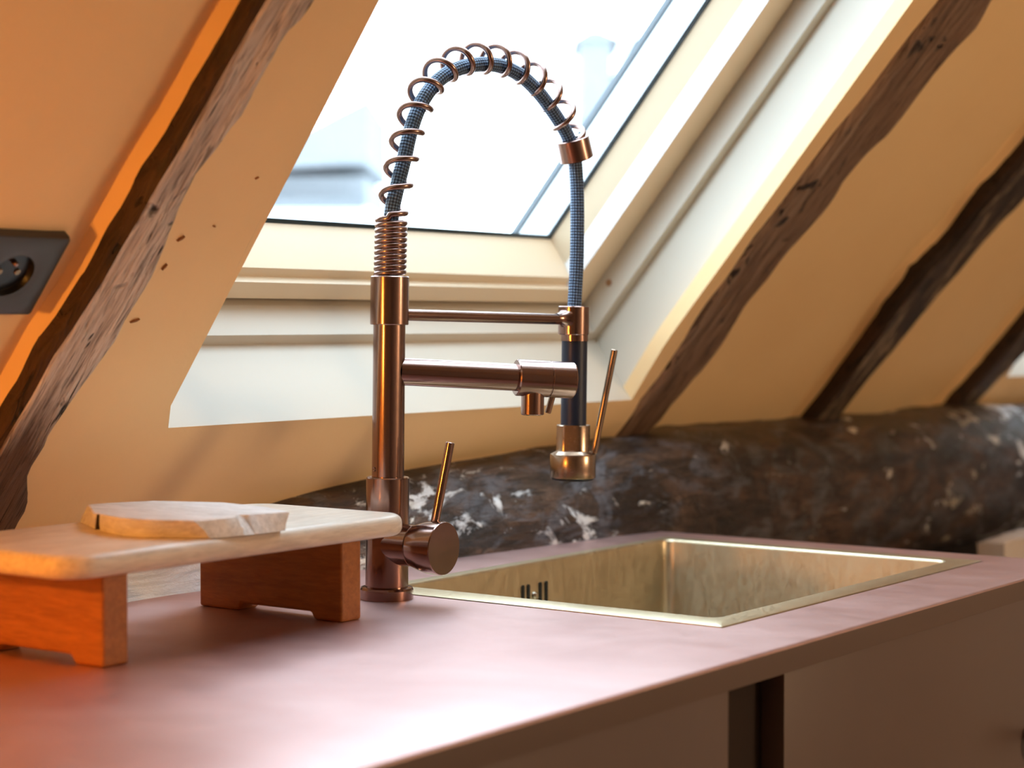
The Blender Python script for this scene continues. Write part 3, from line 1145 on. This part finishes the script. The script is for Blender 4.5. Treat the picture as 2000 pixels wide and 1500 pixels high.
head = head_block()
hb = HZ(0.2706, 0.13)
lathe('nozzle', [(0.0, -0.0262), (0.020, -0.0262), (0.0222, -0.0252), (0.0226, -0.0215), (0.0, -0.0215)], M_GRIP, head, Vector((hb.x, hb.y, 0.1283)), (0, 0, 1), 48)
hd_dir = (-RT * 0.80 - FWH * 0.60).normalized()
lathe('bore', [(0.0, 0.0010), (0.0060, 0.0008), (0.0064, 0.0)], M_HOLE, head, Vector((hb.x, hb.y, 0.148)) + hd_dir * 0.0176, hd_dir, 28)
l0 = Vector((hb.x, hb.y, 0.1315)) + RT * 0.0225
l1 = l0 + RT * 0.0205 + Vector((0, 0, 0.1115))
cyl('spray_lever', l0, l1, 0.0036, M_COPH, head, 0.0005, 28)

# ================================================================== STAND AND CHOPPING BOARD
M_STAND = wood_grain('pale_beech', [(0.3, (0.74, 0.63, 0.51)), (0.55, (0.82, 0.73, 0.62)), (0.8, (0.86, 0.79, 0.70))], (1.2, 9, 9), rough=0.38, bump=0.12, scale=5, dist=0.001)
M_LEG = wood_grain('orange_brown_beech', [(0.3, (0.36, 0.115, 0.022)), (0.55, (0.43, 0.150, 0.032)), (0.8, (0.48, 0.18, 0.045))], (9, 1.2, 9), rough=0.42, bump=0.12, scale=5, dist=0.001)
M_CHOP = wood_grain('grey_olive_wood', [(0.3, (0.74, 0.71, 0.68)), (0.55, (0.85, 0.84, 0.83)), (0.8, (0.89, 0.88, 0.88))], (7, 1.5, 7), rough=0.5, bump=0.3, scale=6, dist=0.001)

st = empty('serving_stand', (-0.27, 0.02, 0.0))
tag(st, 'low wooden stand with two notched legs on the worktop left of the faucet', 'stand')


def stand_top():
    x0, x1, y0, y1 = -0.478, -0.062, -0.087, 0.112
    loops = []
    z0, z1, r = 0.0742, 0.0935, 0.008
    for k in range(7):
        a = math.pi / 2 * k / 6
        e = r * (1 - math.sin(a))
        loops.append((rrect(x0 + e, x1 - e, y0 + e, y1 - e, 0.032 - e, 8), z0 + r * (1 - math.cos(a)) * 0.95))
    for k in range(7):
        a = math.pi / 2 * k / 6
        e = r * (1 - math.cos(a))
        loops.append((rrect(x0 + e, x1 - e, y0 + e, y1 - e, 0.032 - e, 8), z1 - r * 0.95 * (1 - math.sin(a))))
    o = loops_mesh('top_board', loops, M_STAND, True, 60)
    # close the underside
    import bmesh
    bm = bmesh.new()
    bm.from_mesh(o.data)
    bmesh.ops.holes_fill(bm, edges=[e for e in bm.edges if e.is_boundary])
    bmesh.ops.recalc_face_normals(bm, faces=bm.faces)
    bm.to_mesh(o.data)
    bm.free()
    return o


tb = under(st, stand_top())


def stand_leg(x0, x1):
    y0, y1, h = -0.066, 0.113, 0.0745
    n0, n1, nh = -0.032, 0.062, 0.0068
    out = [(y0, 0), (n0, 0), (n0 + 0.004, nh), (n1 - 0.004, nh), (n1, 0), (y1, 0), (y1, h), (y0, h)]
    n = len(out)
    verts = [(x0, y, z) for y, z in out] + [(x1, y, z) for y, z in out]
    faces = [tuple(range(n)), tuple(range(2 * n - 1, n - 1, -1))]
    for k in range(n):
        k2 = (k + 1) % n
        faces.append((k, k2, n + k2, n + k))
    o = mesh('leg', verts, faces, M_LEG)
    md = o.modifiers.new('bevel', 'BEVEL')
    md.width = 0.003
    md.segments = 3
    md.limit_method = 'ANGLE'
    return o


under(st, stand_leg(-0.1425, -0.1150))
under(st, stand_leg(-0.4255, -0.3980))


def chopping_board():
    zt, zb = 0.1092, 0.0938
    top = [(-0.2916, 0.0999), (-0.3422, 0.037), (-0.357, -0.0152), (-0.3537, -0.0478), (-0.337, -0.0776), (-0.3021, -0.0838), (-0.2930, -0.0828), (-0.2885, -0.0765),
           (-0.2820, -0.0755), (-0.2770, -0.0812), (-0.2679, -0.0825), (-0.2385, -0.091), (-0.2187, -0.0488), (-0.2077, 0.0173), (-0.2336, 0.0783), (-0.2715, 0.097)]
    bot = [(-0.2984, 0.1031), (-0.3385, 0.0351), (-0.3530, -0.0122), (-0.3466, -0.0400), (-0.3239, -0.0818), (-0.3000, -0.0875), (-0.2930, -0.0890), (-0.2885, -0.0895),
           (-0.2820, -0.0905), (-0.2770, -0.0911), (-0.2650, -0.0912), (-0.2448, -0.092), (-0.2235, -0.0540), (-0.211, 0.0173), (-0.2336, 0.080), (-0.2715, 0.1005)]

    def dense(poly):
        out = []
        for i, p in enumerate(poly):
            q = poly[(i + 1) % len(poly)]
            for k in range(4):
                t = k / 4
                x, y = p[0] + (q[0] - p[0]) * t, p[1] + (q[1] - p[1]) * t
                w = noise.noise(Vector((x * 55, y * 55, 0.5))) * 0.0014
                out.append((x + w, y + w))
        return out
    top, bot = dense(top), dense(bot)
    n = len(top)
    verts = [(x, y, zb) for x, y in bot]
    mid = [((a[0] * 0.35 + b[0] * 0.65) + random.uniform(-.001, .001), (a[1] * 0.35 + b[1] * 0.65) + random.uniform(-.001, .001)) for a, b in zip(top, bot)]
    verts += [(x, y, zb + 0.006) for x, y in mid]
    verts += [(x, y, zt - 0.0008) for x, y in top]
    cx = sum(p[0] for p in top) / n
    cy_ = sum(p[1] for p in top) / n
    verts += [(cx + (x - cx) * 0.985, cy_ + (y - cy_) * 0.985, zt) for x, y in top]
    faces = [tuple(reversed(range(n)))]
    for i in range(3):
        for k in range(n):
            k2 = (k + 1) % n
            faces.append((i * n + k, i * n + k2, (i + 1) * n + k2, (i + 1) * n + k))
    faces.append(tuple(range(3 * n, 4 * n)))
    o = mesh('chopping_board', verts, faces, M_CHOP, None, 30)
    c0, c1 = Vector((-0.3452, 0.0270, zt - 0.0005)), Vector((-0.3422, 0.0255, zb + 0.0015))
    sp_v = [c0 + Vector((-0.0008, -0.0015, 0)), c0 + Vector((-0.0008, 0.0015, 0)), c1 + Vector((-0.0008, 0.0085, 0)), c1 + Vector((-0.0008, 0.0065, 0))]
    sp_v += [p + Vector((0.006, 0, 0)) for p in sp_v]
    mesh('edge_split', sp_v, [(0, 1, 2, 3), (7, 6, 5, 4), (0, 4, 5, 1), (1, 5, 6, 2), (2, 6, 7, 3), (3, 7, 4, 0)], M_CARC, o)
    return tag(o, 'small rough-edged wooden chopping board lying on the low stand', 'board')


chopping_board()

# ================================================================== SOCKET on the left bay
M_PLATE = mat('anthracite_plastic', (0.042, 0.040, 0.038), 0.32)
M_BLACK = mat('black_plastic', (0.008, 0.008, 0.008), 0.3)
sk = empty('wall_socket', S(-0.392, 0.167, BAY))
tag(sk, 'square anthracite power socket on the plaster slope at the left edge', 'socket')


def slope_loops(name, loops, m, closed=True, smooth=40, hole=False):
    verts, faces = [], []
    n = len(loops[0][0])
    for pts, d in loops:
        for x, s in pts:
            verts.append(S(x, s, d))
    for i in range(len(loops) - 1):
        for k in range(n):
            k2 = (k + 1) % n
            faces.append((i * n + k, i * n + k2, (i + 1) * n + k2, (i + 1) * n + k))
    if closed:
        faces.append(tuple(range((len(loops) - 1) * n, len(loops) * n)))
    return mesh(name, verts, faces, m, None, smooth)


def circ(r, n=28):
    return [(-0.392 + r * math.cos(math.pi / 4 + 2 * math.pi * (k + 0.5) / n - math.pi / 4), 0.167 + r * math.sin(2 * math.pi * (k + 0.5) / n)) for k in range(n)]


def sq(e, r=0.004):
    return rrect(-0.4345 + e, -0.3495 - e, 0.1245 + e, 0.2095 - e, r, 6)


plate = slope_loops('cover_plate', [(sq(0), BAY + 0.002), (sq(0), BAY - 0.006), (sq(0.0012, .003), BAY - 0.0085), (sq(0.003, .003), BAY - 0.009),
                                    (circ(0.0275), BAY - 0.009), (circ(0.0262), BAY - 0.0088), (circ(0.0215), BAY - 0.0082)], M_PLATE, False)
under(sk, plate)
well = slope_loops('socket_well', [(circ(0.0215), BAY - 0.0082), (circ(0.0205), BAY - 0.003), (circ(0.020), BAY - 0.0022)], M_BLACK, True)
under(sk, well)
for dx in (-0.0095, 0.0095):
    under(sk, lathe('contact', [(0.0, 0.0016), (0.0028, 0.0012), (0.0031, 0)], mat('dark_contact', (0.3, 0.2, 0.12), 0.3, 1.0), None, S(-0.392 + dx, 0.167, BAY - 0.0024), -OUT, 16))
under(sk, lathe('earth_pin', [(0.0024, 0), (0.0024, 0.004), (0.0016, 0.0055), (0, 0.006)], M_COP, None, S(-0.392, 0.178, BAY - 0.0024), -OUT, 20))


# ================================================================== white block at the right edge
def white_block():
    nx, ny, nz = 30, 4, 14
    x0, x1, y0, y1, z0, z1 = 1.525, 2.15, -0.02, 0.025, ZF, -0.081
    verts, faces, idx = [], [], {}

    def V(i, j, k):
        key = (i, j, k)
        if key not in idx:
            p = Vector((x0 + (x1 - x0) * i / nx, y0 + (y1 - y0) * j / ny, z0 + (z1 - z0) * (k / nz) ** 0.4))
            if k:
                e = 0.005
                p += Vector((noise.noise(p * 14), noise.noise(p * 14 + Vector((5, 0, 0))), noise.noise(p * 14 + Vector((0, 7, 0))))) * e
            if k == nz:
                if i in (0, nx) or j in (0, ny):
                    p.z -= 0.004
            idx[key] = len(verts)
            verts.append(p)
        return idx[key]
    for i in range(nx):
        for j in range(ny):
            faces.append((V(i, j, 0), V(i, j + 1, 0), V(i + 1, j + 1, 0), V(i + 1, j, 0)))
            faces.append((V(i, j, nz), V(i + 1, j, nz), V(i + 1, j + 1, nz), V(i, j + 1, nz)))
    for i in range(nx):
        for k in range(nz):
            for j in (0, ny):
                faces.append((V(i, j, k), V(i + 1, j, k), V(i + 1, j, k + 1), V(i, j, k + 1)))
    for j in range(ny):
        for k in range(nz):
            for i in (0, nx):
                faces.append((V(i, j, k), V(i, j + 1, k), V(i, j + 1, k + 1), V(i, j, k + 1)))
    o = mesh('white_panel', verts, faces, plaster('limewash', (0.78, 0.77, 0.76), (0.55, 0.45, 0.38), 0.8, 0.6), None, 60)
    return tag(o, 'worn white painted upright panel at the right edge beyond the worktop', 'panel')


white_block()

# ================================================================== lamp standing on the worktop further left
lamp = empty('table_lamp', (-1.02, 0.03, 0.0))
tag(lamp, 'small brass table lamp with a glowing amber globe at the left end of the worktop', 'lamp')
M_BRASS = mat('brass', (0.7, 0.48, 0.2), 0.3, 1.0)
lathe('base', [(0, 0), (0.055, 0), (0.056, 0.004), (0.052, 0.012), (0.012, 0.018), (0.0, 0.018)], M_BRASS, lamp)
lathe('stem', [(0.006, 0.015), (0.005, 0.10), (0.005, 0.205), (0.016, 0.212), (0.018, 0.228), (0, 0.228)], M_BRASS, lamp)
M_BULB = bpy.data.materials.new('amber_glow')
M_BULB.use_nodes = True
_b = M_BULB.node_tree.nodes['Principled BSDF']
_b.inputs['Base Color'].default_value = (0.8, 0.6, 0.4, 1)
_b.inputs['Emission Color'].default_value = (1.0, 0.37, 0.05, 1)
_b.inputs['Emission Strength'].default_value = 480.0
gr = 0.022
lathe('globe', [(0 if i in (0, 16) else gr * math.sin(math.pi * i / 16), -gr * math.cos(math.pi * i / 16)) for i in range(17)], M_BULB, lamp, (0, 0, 0.262), (0, 0, 1), 32)

# ================================================================== added fill light: unseen glowing globe behind the viewer, brightens the room
M_FILL = bpy.data.materials.new('fill_glow')
M_FILL.use_nodes = True
_b = M_FILL.node_tree.nodes['Principled BSDF']
_b.inputs['Base Color'].default_value = (0.8, 0.75, 0.65, 1)
_b.inputs['Emission Color'].default_value = (1.0, 0.70, 0.41, 1)
_b.inputs['Emission Strength'].default_value = 23.0


def fill_globe(x, y, z, r, label):
    o = empty('fill_light', (x, y, z))
    tag(o, label, 'lamp')
    lathe('shade', [(0 if i in (0, 24) else r * math.sin(math.pi * i / 24) * (1 + 0.012 * (-1) ** i), -r * math.cos(math.pi * i / 24)) for i in range(25)],
          M_FILL, o, (0, 0, r), (0, 0, 1), 40)
    cyl('cord', (0, 0, 2 * r - 0.005), (0, 0, ZC - z), 0.003, M_BLACK, o, 0.0005, 12)


fill_globe(1.00, -2.70, 0.35, 0.26, 'added round fill light, unseen at the right behind the viewer')

# ================================================================== outside: neighbouring roofs
M_FACADE = plaster('blue_grey_render', (0.185, 0.190, 0.198), (0.165, 0.172, 0.182))
M_SLATE = plaster('blue_grey_slate', (0.125, 0.130, 0.138), (0.11, 0.115, 0.122))
M_ROOF = plaster('pale_slate_roof', (0.118, 0.121, 0.126), (0.108, 0.112, 0.118))
M_STONEW = plaster('white_render', (0.80, 0.83, 0.86), (0.76, 0.80, 0.84))


def at(px, py, dist):
    d = FW + RT * ((px - 1000) / FPX) - UP * ((py - 750) / FPX)
    return CAM + d * dist


def box_pts(name, x0, x1, y0, y1, z0, z1, m, parent):
    return bevel_box(name, (x0, y0, z0), (x1, y1, z1), m, parent, 0)


def house(label, origin, yaw, parts):
    r = empty('neighbour_house', origin)
    r.rotation_euler = (0, 0, yaw)
    tag(r, label, 'house')
    for nm, vs_, fs, m in parts:
        mesh(nm, vs_, fs, m, r)
    return r


def bx(x0, x1, y0, y1, z0, z1):
    v = [(x, y, z) for z in (z0, z1) for x, y in ((x0, y0), (x1, y0), (x1, y1), (x0, y1))]
    return v, [(0, 3, 2, 1), (4, 5, 6, 7), (0, 1, 5, 4), (1, 2, 6, 5), (2, 3, 7, 6), (3, 0, 4, 7)]


def wedge(x0, x1, y0, y1, z0, z1, xr0, xr1):
    v = [(x0, y0, z0), (x1, y0, z0), (x1, y1, z0), (x0, y1, z0), (xr0, (y0 + y1) / 2, z1), (xr1, (y0 + y1) / 2, z1)]
    return v, [(0, 3, 2, 1), (0, 1, 5, 4), (1, 2, 5), (2, 3, 4, 5), (3, 0, 4)]


YAWV = YAW - math.pi / 2
ORG1 = at(620, 430, 18.0)
P = []
P.append(('wall', *bx(-1.4, 0.46, 0, 3, -9, 0.12), M_STONEW))
P.append(('cornice', *bx(-1.5, 0.44, -0.12, 0.0, 0.10, 0.20), M_SLATE))
P.append(('wall', *bx(-1.4, 0.44, 0.15, 3, 0.12, 0.42), M_FACADE))
v = [(-1.5, -0.05, 0.42), (0.46, -0.05, 0.52), (0.46, 3, 0.52), (-1.5, 3, 0.42), (-0.6, 0.2, 0.60), (0.46, 0.2, 1.15), (0.46, 3, 1.15), (-0.6, 3, 0.60)]
P.append(('roof', v, [(0, 3, 2, 1), (4, 5, 6, 7), (0, 1, 5, 4), (1, 2, 6, 5), (2, 3, 7, 6), (3, 0, 4, 7)], M_FACADE))
P.append(('ledge', *bx(-1.4, 0.42, -0.06, 0.0, -0.22, -0.06), M_FACADE))
house('pale neighbouring house with a stepped roof seen through the left of the skylight', ORG1, YAWV, P)
ORG2 = at(1250, 430, 20.0)
P = []
P.append(('wall', *bx(-0.75, 2.5, 0, 4, -9, 0.6), M_STONEW))
v = [(-0.75, 0, 0.6), (2.5, 0, 0.6), (2.5, 4, 0.6), (-0.75, 4, 0.6), (-0.05, 0.6, 1.95), (2.5, 0.6, 3.2), (2.5, 4, 3.2), (-0.05, 4, 1.95)]
P.append(('roof', v, [(0, 3, 2, 1), (4, 5, 6, 7), (0, 1, 5, 4), (1, 2, 6, 5), (2, 3, 7, 6), (3, 0, 4, 7)], M_ROOF))
P.append(('dormer', *bx(-0.62, -0.30, -0.25, 1.0, 1.0, 1.80), M_FACADE))
P.append(('dormer_roof', *wedge(-0.70, -0.20, -0.3, 1.0, 1.80, 2.0, -0.5, -0.4), M_SLATE))
P.append(('window', *bx(-0.66, -0.50, -0.02, 0.05, -0.1, 0.35), M_FACADE))
P.append(('window', *bx(-0.36, -0.20, -0.02, 0.05, -0.1, 0.35), M_FACADE))
house('pale neighbouring house with a blue-grey roof seen through the right of the skylight', ORG2, YAWV, P)
